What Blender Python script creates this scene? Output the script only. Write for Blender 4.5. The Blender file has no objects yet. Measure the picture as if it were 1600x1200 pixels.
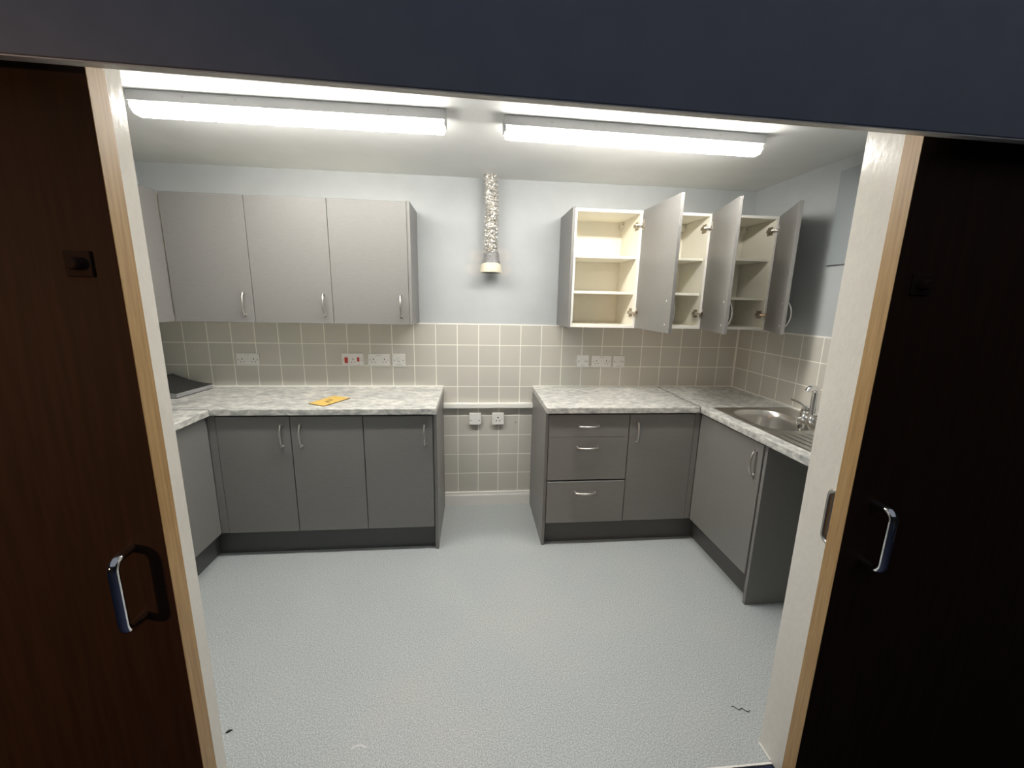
import bpy, bmesh, math, random
from mathutils import Vector, Matrix

# ------------------------------------------------------------------ camera, world, lights, exposure
S = bpy.context.scene
COL = S.collection
cam_d = bpy.data.cameras.new('camera'); cam = bpy.data.objects.new('camera', cam_d); COL.objects.link(cam)
cam_d.sensor_fit = 'HORIZONTAL'; cam_d.sensor_width = 36.0
cam_d.lens = 634.9278 * 36.0 / 1600.0
cam_d.clip_start = 0.02
def cam_rot(a, b, c):
    return Matrix.Rotation(c, 3, 'Z') @ Matrix.Rotation(b, 3, 'Y') @ Matrix.Rotation(a, 3, 'X')
M3 = cam_rot(math.radians(78.3385056), math.radians(-1.14191649), math.radians(-5.31955667))
cam.matrix_world = Matrix.Translation((0.26281867, -2.88810989, 1.54135469)) @ M3.to_4x4()
S.camera = cam

w = bpy.data.worlds.new('corridor_dusk'); S.world = w; w.use_nodes = True
bg = w.node_tree.nodes['Background']
bg.inputs['Color'].default_value = (0.50, 0.54, 0.63, 1); bg.inputs['Strength'].default_value = 0.40

S.view_settings.view_transform = 'Standard'
S.view_settings.look = 'None'
S.view_settings.gamma = 1.0
S.view_settings.use_curve_mapping = False
S.view_settings.exposure = 0.0
LAMP_STRENGTH = 86.0      # downward face of the diffusers; their sides glow less

# a dim warm lamp further down the dark corridor, to the left of the doorway
ld = bpy.data.lights.new('corridor_lamp', 'SPOT'); ld.energy = 110.0; ld.color = (1.0, 0.56, 0.28); ld.shadow_soft_size = 0.12
ld.spot_size = math.radians(50); ld.spot_blend = 0.9
lo = bpy.data.objects.new('corridor_lamp', ld); COL.objects.link(lo)
lo.location = (-2.5, -4.6, 1.55)
lo.rotation_euler = (Vector((-1.08, -2.0, 1.05)) - Vector(lo.location)).to_track_quat('-Z', 'Y').to_euler()

# ------------------------------------------------------------------ materials
def mat(name, col, rough=0.5, metal=0.0, spec=0.5):
    m = bpy.data.materials.new(name); m.use_nodes = True
    b = m.node_tree.nodes['Principled BSDF']
    b.inputs['Base Color'].default_value = (*col, 1); b.inputs['Roughness'].default_value = rough
    b.inputs['Metallic'].default_value = metal; b.inputs['Specular IOR Level'].default_value = spec
    return m
def nodes(m):
    nt = m.node_tree; return nt, nt.nodes, nt.links, nt.nodes['Principled BSDF']
def pos(N):
    return N.new('ShaderNodeNewGeometry').outputs['Position']
def mapping(N, L, src, scale=(1, 1, 1), loc=(0, 0, 0), rot=(0, 0, 0)):
    mp = N.new('ShaderNodeMapping'); L.new(src, mp.inputs['Vector'])
    mp.inputs['Scale'].default_value = scale; mp.inputs['Location'].default_value = loc; mp.inputs['Rotation'].default_value = rot
    return mp.outputs['Vector']
def noise(N, L, vec, scale, detail=3.0, rough=0.5):
    n = N.new('ShaderNodeTexNoise'); L.new(vec, n.inputs['Vector'])
    n.inputs['Scale'].default_value = scale; n.inputs['Detail'].default_value = detail; n.inputs['Roughness'].default_value = rough
    return n.outputs['Fac']
def ramp(N, L, fac, stops):
    r = N.new('ShaderNodeValToRGB'); L.new(fac, r.inputs['Fac'])
    el = r.color_ramp.elements
    while len(el) < len(stops): el.new(0.5)
    for e, (p, c) in zip(el, stops): e.position = p; e.color = (*c, 1)
    return r.outputs['Color']
def bump(N, L, b, h, strength, dist):
    bp = N.new('ShaderNodeBump'); bp.inputs['Strength'].default_value = strength; bp.inputs['Distance'].default_value = dist
    L.new(h, bp.inputs['Height']); L.new(bp.outputs['Normal'], b.inputs['Normal'])
def math_n(N, L, op, a, b=None, c=None):
    n = N.new('ShaderNodeMath'); n.operation = op
    for i, x in enumerate((a, b, c)):
        if x is None: continue
        if isinstance(x, (int, float)): n.inputs[i].default_value = x
        else: L.new(x, n.inputs[i])
    return n.outputs[0]
def mix(N, L, fac, a, b):
    n = N.new('ShaderNodeMix'); n.data_type = 'RGBA'
    for k, x in ((0, fac), (6, a), (7, b)):
        if isinstance(x, (int, float)): n.inputs[k].default_value = x
        elif isinstance(x, tuple): n.inputs[k].default_value = (*x, 1)
        else: L.new(x, n.inputs[k])
    return n.outputs[2]

def noisy(name, c0, c1, scale, rough=0.5, stretch=(1, 1, 1), bstr=0.0, bdist=0.001, detail=3.0, lo_=0.35, hi_=0.65, spec=0.5):
    m = mat(name, c0, rough, 0, spec); nt, N, L, b = nodes(m)
    v = mapping(N, L, pos(N), stretch)
    f = noise(N, L, v, scale, detail)
    L.new(ramp(N, L, f, [(lo_, c0), (hi_, c1)]), b.inputs['Base Color'])
    if bstr: bump(N, L, b, f, bstr, bdist)
    return m

M = {}
M['wall'] = noisy('pale_blue_wall_paint', (0.45, 0.472, 0.478), (0.475, 0.497, 0.503), 6, 0.55, bstr=0.05, bdist=0.002)
M['ceiling'] = noisy('ceiling_paint', (0.77, 0.775, 0.765), (0.80, 0.805, 0.795), 5, 0.65)
M['lining'] = noisy('gloss_white_paint', (0.87, 0.83, 0.75), (0.90, 0.86, 0.78), 75, 0.16, (1, 1, 0.6), 0.28, 0.0022)
M['white'] = mat('white_plastic', (0.78, 0.77, 0.74), 0.35)
M['warm_white'] = mat('white_paint', (0.88, 0.86, 0.81), 0.4)
M['cream'] = mat('cream_melamine', (0.88, 0.845, 0.735), 0.4)
M['ivory'] = mat('ivory_plastic', (0.66, 0.60, 0.47), 0.45)
M['grey'] = noisy('grey_laminate', (0.200, 0.194, 0.186), (0.214, 0.207, 0.198), 30, 0.42, (1, 1, 8), spec=0.4)
M['edge'] = noisy('grey_edging', (0.30, 0.30, 0.295), (0.32, 0.32, 0.315), 30, 0.35)
M['plinth'] = mat('dark_grey_plinth', (0.082, 0.082, 0.08), 0.4)
M['satin'] = mat('satin_nickel', (0.63, 0.61, 0.57), 0.32, 1.0)
M['chrome'] = mat('chrome', (0.80, 0.80, 0.80), 0.07, 1.0)
M['steel'] = noisy('brushed_steel', (0.50, 0.48, 0.455), (0.56, 0.54, 0.51), 40, 0.30, (8, 1, 8))
M['steel'].node_tree.nodes['Principled BSDF'].inputs['Metallic'].default_value = 1.0
M['hinge'] = mat('nickel_hinge', (0.62, 0.58, 0.52), 0.25, 1.0)
M['black'] = mat('black_rubber', (0.012, 0.012, 0.012), 0.5)
M['hole'] = mat('dark_hole', (0.02, 0.018, 0.016), 0.7)
M['mark'] = mat('faint_print', (0.42, 0.40, 0.37), 0.5)
M['red'] = mat('red_rocker', (0.50, 0.035, 0.02), 0.35)
M['foil'] = mat('crinkled_foil', (0.86, 0.83, 0.78), 0.17, 1.0)
nt, N, L, b = nodes(M['foil'])
vo = N.new('ShaderNodeTexVoronoi'); vo.inputs['Scale'].default_value = 85
L.new(mapping(N, L, pos(N), (1, 1, 1.4)), vo.inputs['Vector'])
bump(N, L, b, math_n(N, L, 'ADD', vo.outputs['Distance'], noise(N, L, pos(N), 140)), 0.6, 0.004)
M['tape'] = noisy('silver_duct_tape', (0.15, 0.145, 0.145), (0.24, 0.235, 0.235), 60, 0.38, (1, 1, 3), 0.6, 0.003)
M['binder'] = noisy('black_binder_board', (0.018, 0.018, 0.019), (0.03, 0.03, 0.031), 80, 0.45)
M['paper'] = noisy('paper_edges', (0.20, 0.20, 0.205), (0.52, 0.52, 0.53), 18, 0.8, (0.2, 0.2, 30))
M['gold'] = noisy('yellow_cover', (0.66, 0.43, 0.10), (0.72, 0.49, 0.13), 40, 0.45)
M['brown'] = mat('brown_print', (0.13, 0.07, 0.02), 0.6)
M['panelgrey'] = mat('blue_grey_board', (0.33, 0.36, 0.37), 0.5)
M['carpet'] = noisy('navy_carpet', (0.012, 0.016, 0.045), (0.03, 0.04, 0.09), 250, 0.95, bstr=0.8, bdist=0.004)
M['leaf'] = noisy('dark_brown_veneer', (0.042, 0.021, 0.0115), (0.054, 0.027, 0.0145), 12, 0.6, (6, 6, 0.4), spec=0.15)
M['pelmet'] = noisy('navy_painted_board', (0.24, 0.262, 0.31), (0.26, 0.282, 0.33), 14, 0.6)
M['hall'] = noisy('dark_hall_paint', (0.030, 0.031, 0.032), (0.036, 0.037, 0.038), 9, 0.7)
M['tray'] = mat('lamp_tray_white', (0.50, 0.50, 0.50), 0.4)
M['bronze'] = mat('dark_escutcheon', (0.040, 0.024, 0.017), 0.7, 0, 0.1)

# oak lipping: long grain along z
m = mat('oak_lipping', (0.5, 0.33, 0.16), 0.42); M['oak'] = m
nt, N, L, b = nodes(m)
v = mapping(N, L, pos(N), (1, 1, 0.035))
f = noise(N, L, v, 150, 6, 0.6)
f2 = noise(N, L, mapping(N, L, pos(N), (1, 1, 0.25)), 14, 2)
c1 = ramp(N, L, f, [(0.30, (0.37, 0.215, 0.080)), (0.55, (0.52, 0.325, 0.135)), (0.75, (0.60, 0.395, 0.185))])
L.new(mix(N, L, math_n(N, L, 'MULTIPLY', f2, 0.35), c1, (0.42, 0.26, 0.12)), b.inputs['Base Color'])
bump(N, L, b, f, 0.15, 0.001)

# floor vinyl with fleck
m = mat('grey_safety_vinyl', (0.3, 0.32, 0.33), 0.5); M['vinyl'] = m
nt, N, L, b = nodes(m)
p = pos(N)
big = noise(N, L, p, 2.2, 3)
fine = noise(N, L, p, 210, 2, 0.6)
cA = ramp(N, L, fine, [(0.36, (0.22, 0.24, 0.245)), (0.5, (0.42, 0.445, 0.448)), (0.64, (0.67, 0.70, 0.70))])
worn = ramp(N, L, big, [(0.40, (0.40, 0.435, 0.447)), (0.62, (0.44, 0.46, 0.452))])
col = mix(N, L, 0.45, cA, worn)
# scattered white and dark grit
vo = N.new('ShaderNodeTexVoronoi'); vo.inputs['Scale'].default_value = 26; L.new(p, vo.inputs['Vector'])
grit = math_n(N, L, 'LESS_THAN', vo.outputs['Distance'], 0.045)
sel = N.new('ShaderNodeSeparateColor'); L.new(vo.outputs['Color'], sel.inputs[0])
gd = math_n(N, L, 'MULTIPLY', grit, math_n(N, L, 'GREATER_THAN', sel.outputs[0], 0.90))
gl = math_n(N, L, 'MULTIPLY', grit, math_n(N, L, 'LESS_THAN', sel.outputs[0], 0.07))
col = mix(N, L, math_n(N, L, 'MULTIPLY', gd, 0.7), col, (0.10, 0.10, 0.10))
col = mix(N, L, math_n(N, L, 'MULTIPLY', gl, 0.6), col, (0.7, 0.7, 0.68))
# pale scuff crescent near the threshold
dv = N.new('ShaderNodeVectorMath'); dv.operation = 'DISTANCE'; L.new(mapping(N, L, p, (1, 1, 0)), dv.inputs[0]); dv.inputs[1].default_value = (-0.135, -1.74, 0)
ringd = math_n(N, L, 'ABSOLUTE', math_n(N, L, 'SUBTRACT', dv.outputs['Value'], 0.035))
sx = N.new('ShaderNodeSeparateXYZ'); L.new(p, sx.inputs[0])
ring = math_n(N, L, 'MULTIPLY', math_n(N, L, 'LESS_THAN', ringd, 0.0035), math_n(N, L, 'GREATER_THAN', sx.outputs['Y'], -1.715))
col = mix(N, L, math_n(N, L, 'MULTIPLY', ring, 0.5), col, (0.7, 0.7, 0.68))
L.new(col, b.inputs['Base Color'])
bump(N, L, b, fine, 0.12, 0.001)

# worktop: grey marbled laminate
def worktop_mat(name, stretch):
    m = mat(name, (0.6, 0.6, 0.57), 0.33); nt, N, L, b = nodes(m)
    v = mapping(N, L, pos(N), stretch)
    a = noise(N, L, v, 22, 5, 0.62); c = noise(N, L, v, 7, 3)
    f = math_n(N, L, 'ADD', math_n(N, L, 'MULTIPLY', a, 0.75), math_n(N, L, 'MULTIPLY', c, 0.25))
    L.new(ramp(N, L, f, [(0.36, (0.28, 0.285, 0.28)), (0.46, (0.44, 0.44, 0.42)), (0.53, (0.57, 0.565, 0.53)), (0.64, (0.76, 0.745, 0.70))]), b.inputs['Base Color'])
    return m
M['top_x'] = worktop_mat('marbled_worktop_along_back', (1.0, 1.9, 1.9))
M['top_y'] = worktop_mat('marbled_worktop_along_side', (1.5, 1.1, 1.9))

# square wall tiles with pale grout; lines given by (axis, offset, sign), z lines by offset
def tile_mat(name, axis, off, zoff, base0=(0.545, 0.53, 0.475), base1=(0.59, 0.56, 0.505)):
    m = mat(name, base0, 0.32, 0, 0.35); nt, N, L, b = nodes(m)
    s = N.new('ShaderNodeSeparateXYZ'); L.new(pos(N), s.inputs[0])
    def line(sock, o):
        q = math_n(N, L, 'DIVIDE', math_n(N, L, 'SUBTRACT', sock, o - 30.0), 0.15)
        fr = math_n(N, L, 'FRACT', q)
        d = math_n(N, L, 'ABSOLUTE', math_n(N, L, 'SUBTRACT', math_n(N, L, 'FRACT', math_n(N, L, 'ADD', q, 0.5)), 0.5))
        return math_n(N, L, 'FLOOR', q), math_n(N, L, 'LESS_THAN', d, 0.0185)
    iu, lu = line(s.outputs['X' if axis == 'x' else 'Y'], off)
    iz, lz = line(s.outputs['Z'], zoff)
    g = math_n(N, L, 'MAXIMUM', lu, lz)
    cx = N.new('ShaderNodeCombineXYZ'); L.new(iu, cx.inputs[0]); L.new(iz, cx.inputs[1])
    wn = N.new('ShaderNodeTexWhiteNoise'); L.new(cx.outputs[0], wn.inputs['Vector'])
    tile = mix(N, L, wn.outputs['Value'], base0, base1)
    L.new(mix(N, L, g, tile, (0.92, 0.895, 0.82)), b.inputs['Base Color'])
    L.new(math_n(N, L, 'MULTIPLY_ADD', g, 0.4, 0.32), b.inputs['Roughness'])
    bump(N, L, b, math_n(N, L, 'SUBTRACT', 1.0, g), 0.3, 0.0012)
    return m
M['tile_back'] = tile_mat('beige_tiles_back', 'x', 0.0, 1.074)
M['tile_low'] = tile_mat('beige_tiles_low', 'x', 0.0, 0.705)
M['tile_right'] = tile_mat('beige_tiles_right', 'y', -0.16, 1.074)

# back wall paint with faint plaster stains round the duct
m = M['wall'].copy(); m.name = 'pale_blue_wall_paint_stained'; M['wall_stained'] = m
nt, N, L, b = nodes(m)
old = b.inputs['Base Color'].links[0].from_socket
p = pos(N)
acc = None
for (x, z, rx, rz) in ((0.30, 1.83, 0.07, 0.045), (0.29, 1.745, 0.08, 0.045), (0.46, 1.84, 0.06, 0.05), (0.47, 1.75, 0.055, 0.05)):
    dv = N.new('ShaderNodeVectorMath'); dv.operation = 'LENGTH'
    L.new(mapping(N, L, p, (1 / rx, 0, 1 / rz), (-x / rx, 0, -z / rz)), dv.inputs[0])
    fx = N.new('ShaderNodeMapRange'); L.new(dv.outputs['Value'], fx.inputs[0])
    fx.inputs[1].default_value = 1.15; fx.inputs[2].default_value = 0.7
    acc = fx.outputs[0] if acc is None else math_n(N, L, 'MAXIMUM', acc, fx.outputs[0])
fac = math_n(N, L, 'MULTIPLY', acc, math_n(N, L, 'MULTIPLY', noise(N, L, p, 25), 0.55))
L.new(mix(N, L, fac, old, (0.68, 0.60, 0.54)), b.inputs['Base Color'])

# glowing diffuser
m = bpy.data.materials.new('lamp_diffuser'); m.use_nodes = True; M['glow'] = m
nt, N, L, b = nodes(m)
b.inputs['Base Color'].default_value = (0.9, 0.9, 0.9, 1)
b.inputs['Emission Color'].default_value = (1.0, 0.965, 0.90, 1)
sx = N.new('ShaderNodeSeparateXYZ'); L.new(N.new('ShaderNodeNewGeometry').outputs['Normal'], sx.inputs[0])
fx = N.new('ShaderNodeMapRange'); L.new(sx.outputs['Z'], fx.inputs[0])
for k, x in ((1, -0.1), (2, -0.95), (3, 0.44 * LAMP_STRENGTH), (4, LAMP_STRENGTH)): fx.inputs[k].default_value = x
L.new(fx.outputs[0], b.inputs['Emission Strength'])

# ------------------------------------------------------------------ mesh helpers
ORG = {}
def BM(): return bmesh.new()
def box(bm, x0, x1, y0, y1, z0, z1):
    vs = [bm.verts.new((x, y, z)) for x in (x0, x1) for y in (y0, y1) for z in (z0, z1)]
    for f in ((0, 1, 3, 2), (4, 6, 7, 5), (0, 4, 5, 1), (2, 3, 7, 6), (0, 2, 6, 4), (1, 5, 7, 3)):
        bm.faces.new([vs[i] for i in f])
    return vs
def bxm(*a):
    bm = BM(); box(bm, *a); return bm
def cyl(bm, p0, p1, r0, r1=None, n=20, caps=True):
    tube(bm, [p0, p1], [r0, r0 if r1 is None else r1], n, caps)
def tube(bm, pts, rad, n=14, caps=True, flat=None):
    pts = [Vector(p) for p in pts]
    if isinstance(rad, (int, float)): rad = [rad] * len(pts)
    T = []
    for i in range(len(pts)):
        a = pts[max(i - 1, 0)]; c = pts[min(i + 1, len(pts) - 1)]
        T.append((c - a).normalized())
    up = Vector((0, 0, 1)) if abs(T[0].z) < 0.9 else Vector((1, 0, 0))
    nrm = (up - T[0] * up.dot(T[0])).normalized()
    rings = []
    for i, p in enumerate(pts):
        nrm = (nrm - T[i] * nrm.dot(T[i])).normalized()
        bi = T[i].cross(nrm)
        rings.append([bm.verts.new(p + (nrm * math.cos(2 * math.pi * k / n) + bi * math.sin(2 * math.pi * k / n) * (flat or 1)) * rad[i]) for k in range(n)])
    for r0, r1 in zip(rings, rings[1:]):
        for k in range(n): bm.faces.new((r0[k], r0[(k + 1) % n], r1[(k + 1) % n], r1[k]))
    if caps:
        bm.faces.new(rings[0][::-1]); bm.faces.new(rings[-1])
def lathe(bm, prof, c, axis='z', n=28):
    rings = []
    for r, h in prof:
        ring = []
        for k in range(n):
            a = 2 * math.pi * k / n; u, v_ = r * math.cos(a), r * math.sin(a)
            q = {'z': (u, v_, h), 'y': (u, h, v_), 'x': (h, u, v_)}[axis]
            ring.append(bm.verts.new((c[0] + q[0], c[1] + q[1], c[2] + q[2])))
        rings.append(ring)
    for r0, r1 in zip(rings, rings[1:]):
        for k in range(n): bm.faces.new((r0[k], r0[(k + 1) % n], r1[(k + 1) % n], r1[k]))
    bm.faces.new(rings[0]); bm.faces.new(rings[-1])
def loft(bm, loops, cap=True):
    R = [[bm.verts.new(p) for p in lp] for lp in loops]
    n = len(R[0])
    for a, c in zip(R, R[1:]):
        for k in range(n): bm.faces.new((a[k], a[(k + 1) % n], c[(k + 1) % n], c[k]))
    if cap: bm.faces.new(R[-1])
def finish(name, bm, m, smooth=False, bevel=0.0):
    bmesh.ops.recalc_face_normals(bm, faces=bm.faces)
    me = bpy.data.meshes.new(name); 
    if smooth:
        for f in bm.faces: f.smooth = True
    bm.to_mesh(me); bm.free()
    me.materials.append(M[m])
    if smooth: me.set_sharp_from_angle(angle=math.radians(40))
    o = bpy.data.objects.new(name, me); COL.objects.link(o)
    if bevel:
        bv = o.modifiers.new('bevel', 'BEVEL'); bv.width = bevel; bv.segments = 2; bv.limit_method = 'ANGLE'
    return o
def obj(name, bm, m, parent=None, smooth=False, bevel=0.0, local=False):
    """mesh given in world coordinates unless local; parented without moving"""
    if parent is not None and not local:
        bmesh.ops.translate(bm, verts=bm.verts, vec=-ORG[parent.name])
    o = finish(name, bm, m, smooth, bevel)
    if parent is not None: o.parent = parent
    ORG[o.name] = Vector((0, 0, 0)) if parent is None else ORG[parent.name]
    return o
def tag(o, label, cat, group=None, kind=None):
    o['label'] = label; o['category'] = cat
    if group: o['group'] = group
    if kind: o['kind'] = kind
    return o
def thing(name, loc, label, cat, group=None, rz=0.0):
    o = bpy.data.objects.new(name, None); COL.objects.link(o); o.location = loc; o.rotation_euler = (0, 0, rz)
    o.empty_display_size = 0.1
    ORG[o.name] = Vector(loc)
    return tag(o, label, cat, group)
def struct(name, bm, m, parent=None, smooth=False, bevel=0.0):
    o = obj(name, bm, m, parent, smooth, bevel)
    if parent is None: o['kind'] = 'structure'
    return o

# ------------------------------------------------------------------ key dimensions (metres)
W = 2.2395; XL = -1.785; ZC = 2.3228
ZW = 0.923; ZU = 0.886                       # worktop top / underside
YD, YP, YT = -0.580, -0.5253, -0.602         # base fronts, plinth, worktop front
XdL, XpL, XtL = -1.2083, -1.280, -1.174       # left run
XdR, XpR, XtR = 1.671, 1.747, 1.648          # right run
ZD0, ZD1 = 0.165, 0.8735                      # base fronts bottom / top
WB, WT = 1.3805, 2.0930                      # wall units
YW = -0.3073                                 # closed wall unit fronts
YI, YO = -1.81, -1.93                        # front wall inside / outside
JL, JR = -0.503, 1.286                       # opening
def sl(x): return -0.0134 * (x - 0.38)       # the head of the opening runs slightly out of level
ZH = 2.003

# ------------------------------------------------------------------ the setting
struct('floor', bxm(XL - 0.1, W + 0.1, -1.87, 0.1, -0.06, 0.0), 'vinyl')
tag_floor = struct('floor_corridor', bxm(-3.0, 3.6, -5.2, -1.877, -0.066, -0.004), 'carpet')
bm = BM(); box(bm, -3.1, 3.7, -5.3, -5.2, 0, 2.75); struct('wall_corridor', bm, 'hall')
struct('wall_corridor_left', bxm(-3.1, -3.0, -5.2, YO, 0, 2.75), 'hall'); struct('wall_corridor_right', bxm(3.6, 3.7, -5.2, YO, 0, 2.75), 'hall')
struct('ceiling', bxm(XL - 0.1, W + 0.1, YO, 0.1, ZC, ZC + 0.08), 'ceiling')
wb = struct('wall_back', bxm(XL - 0.1, W + 0.1, 0.007, 0.1, 0, ZC), 'wall_stained')
wl = struct('wall_left', bxm(XL - 0.1, XL, YI, 0.007, 0, ZC), 'wall')
wr = struct('wall_right', bxm(W + 0.007, W + 0.1, YI, 0.007, 0, ZC), 'wall')
# tiles (back wall, both sides of the gap) and right-hand return
bm = BM(); box(bm, XL + 0.001, W, 0.0, 0.0068, 0.788, 1.366); obj('wall_tiles', bm, 'tile_back', wb)
bm = BM(); box(bm, 0.03, 0.715, 0.0, 0.0068, 0.06, 0.788); obj('wall_tiles', bm, 'tile_low', wb)
bm = BM(); box(bm, XL + 0.001, W, -0.0015, 0.0068, 1.366, 1.3745); obj('tile_trim', bm, 'warm_white', wb)
bm = BM(); box(bm, W, W + 0.0068, -1.80, 0.0, 0.90, 1.366); obj('wall_tiles', bm, 'tile_right', wr)
bm = BM(); box(bm, W - 0.0015, W + 0.0068, -1.80, 0.0, 1.366, 1.3745); obj('tile_trim', bm, 'warm_white', wr)
bm = BM(); box(bm, W - 0.007, W, -0.007, 0.0, ZW, 1.366); obj('corner_bead', bm, 'warm_white', wr)
# skirting in the gap
bm = BM()
prof = [(0.0, 0.0), (-0.016, 0.0), (-0.016, 0.078), (-0.012, 0.086), (-0.010, 0.1035), (0.0, 0.1035)]
v0 = [bm.verts.new((0.0495, y, z)) for y, z in prof]; v1 = [bm.verts.new((0.6965, y, z)) for y, z in prof]
for k in range(len(prof)): bm.faces.new((v0[k], v0[(k + 1) % 6], v1[(k + 1) % 6], v1[k]))
bm.faces.new(v0); bm.faces.new(v1)
struct('baseboard_back', bm, 'warm_white')
# front wall with the opening
bm = BM()
box(bm, XL - 0.1, JL - 0.025, YO, YI, 0, ZC); box(bm, JR + 0.025, W + 0.1, YO, YI, 0, ZC)
vs = box(bm, JL - 0.025, JR + 0.025, YO, YI, ZH + 0.02, ZC)
for v_ in vs:
    if v_.co.z < 2.1: v_.co.z += sl(v_.co.x)
struct('wall_front', bm, 'wall')
# white gloss lining: two jambs and head
struct('trim_1', bxm(JL - 0.025, JL, YO, YI + 0.001, 0, ZH + 0.012), 'lining')
jr = struct('trim_2', bxm(JR, JR + 0.025, YO, YI + 0.001, 0, ZH - 0.012), 'lining')
obj('oak_coloured_strip', bxm(JR - 0.0008, JR + 0.001, YO - 0.0005, -1.9125, 0.880, 1.028), 'oak', jr)  # thin oak-coloured strip on the jamb beside the rear handle
bm = BM(); vs = box(bm, JL, JR, YO, YI + 0.001, ZH, ZH + 0.02)
for v_ in vs: v_.co.z += sl(v_.co.x)
struct('trim_3', bm, 'lining')
# pelmet that hides the sliding gear
bm = BM(); vs = box(bm, -2.4, 3.0, -2.042, -2.023, 1.913, 2.75)
for v_ in vs:
    if v_.co.z < 2.2: v_.co.z += sl(v_.co.x) * 1.05
pel = struct('trim_4', bm, 'pelmet', bevel=0.002)
bm = BM(); vs = box(bm, -2.4, 3.0, -2.0405, -2.0235, 1.9105, 1.9128)
for v_ in vs: v_.co.z += sl(v_.co.x) * 1.05
obj('bottom_edge', bm, 'lining', pel)  # white strip added under the navy board, floor bounce put into its colour
# threshold strip and the bead at the foot of the right jamb
struct('trim_5', bxm(JL + 0.001, JR - 0.001, -1.8765, -1.8705, -0.05, 0.0015), 'warm_white')
obj('sealant_bead', bxm(JR - 0.004, JR + 0.0, -1.868, YI, 0.0005, 0.006), 'warm_white', jr)

# ---- bow handle, D handle
def bow(bm, c, d_out, d_len, half=0.064):
    """c centre on the face, d_out outward unit vector, d_len unit vector along the handle"""
    c = Vector(c); o = Vector(d_out); l = Vector(d_len)
    pts, rad = [], []
    for i in range(17):
        t = -1 + 2 * i / 16
        out = 0.012 + 0.017 * (1 - abs(t) ** 2.2)
        pts.append(c + l * (half * t) + o * out); rad.append(0.0042 + 0.0022 * (1 - t * t))
    tube(bm, pts, rad, 12)
    for s in (-1, 1):
        q = c + l * (half * s)
        tube(bm, [q + o * 0.0002, q + o * 0.003, q + o * 0.006, q + o * 0.0165], [0.0085, 0.0085, 0.006, 0.0052], 14)
def dee(bm, c, d_out, half, reach, r=0.0108):
    c = Vector(c); o = Vector(d_out); l = Vector((0, 0, 1)); k = 0.022
    pts = [c - l * half + o * 0.0005, c - l * half + o * (reach - k)]
    for i in range(1, 7):
        a = math.pi / 2 * i / 6
        pts.append(c - l * (half - k + k * math.cos(a)) + o * (reach - k + k * math.sin(a)))
    pts2 = [c + (c + o * ((p - c).dot(o)) - c) - l * ((p - c).dot(l)) for p in pts]
    tube(bm, pts + pts2[::-1], r, 16)

# ---- sliding door leaves on the corridor face of the wall
LB, LF = -1.938, -1.982
def leaf(name, x0, x1, lead):
    h0, h1 = 0.012, 1.955
    e = 0.0016
    a, b_ = (x0, x1 - e) if lead > 0 else (x0 + e, x1)
    d = struct(name, bxm(a, b_, LF, LB, h0, h1), 'leaf', bevel=0.001)
    xe = (x1 - e + 0.0002, x1) if lead > 0 else (x0, x0 + e - 0.0002)
    obj('edge_lipping', bxm(xe[0], xe[1], LF, LB, h0, h1), 'oak', d, bevel=0.001)
    return d
d1 = leaf('door_1', -1.52, -0.438, +1)
d2 = leaf('door_2', 1.2585, 2.36, -1)
bm = BM(); dee(bm, (-0.509, LF, 0.884), (0, -1, 0), 0.088, 0.055); obj('pull_handle', bm, 'chrome', d1, True)
bm = BM(); dee(bm, (1.3300, LF, 0.944), (0, -1, 0), 0.085, 0.055); obj('pull_handle', bm, 'chrome', d2, True)
bm = BM(); dee(bm, (1.2785, LB, 0.955), (0, 1, 0), 0.080, 0.034, 0.0065); obj('rear_pull_handle', bm, 'satin', d2, True)
def escutcheon(d, x, z):
    bm = BM(); box(bm, x - 0.025, x + 0.025, LF - 0.005, LF - 0.0002, z - 0.025, z + 0.025)
    e = obj('lock_plate', bm, 'bronze', d, bevel=0.004)
    bm = BM(); lathe(bm, [(0.012, LF - 0.0052), (0.012, LF - 0.018), (0.009, LF - 0.021)], (x, 0, z), 'y'); obj('thumb_turn', bm, 'bronze', e, True)
escutcheon(d1, -0.508, 1.594); escutcheon(d2, 1.327, 1.597)

# ------------------------------------------------------------------ kitchen units
def carcass(bm, x0, x1, y0, y1, z0, z1, t=0.016, top=True):
    """open-fronted box: y0 front, y1 back"""
    box(bm, x0, x0 + t, y0, y1, z0, z1); box(bm, x1 - t, x1, y0, y1, z0, z1)
    box(bm, x0 + t, x1 - t, y0, y1, z0, z0 + t)
    if top: box(bm, x0 + t, x1 - t, y0, y1, z1 - t, z1)
    box(bm, x0 + t, x1 - t, y1 - 0.008, y1, z0 + t, z1 - (t if top else 0))
DT = 0.018
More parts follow.
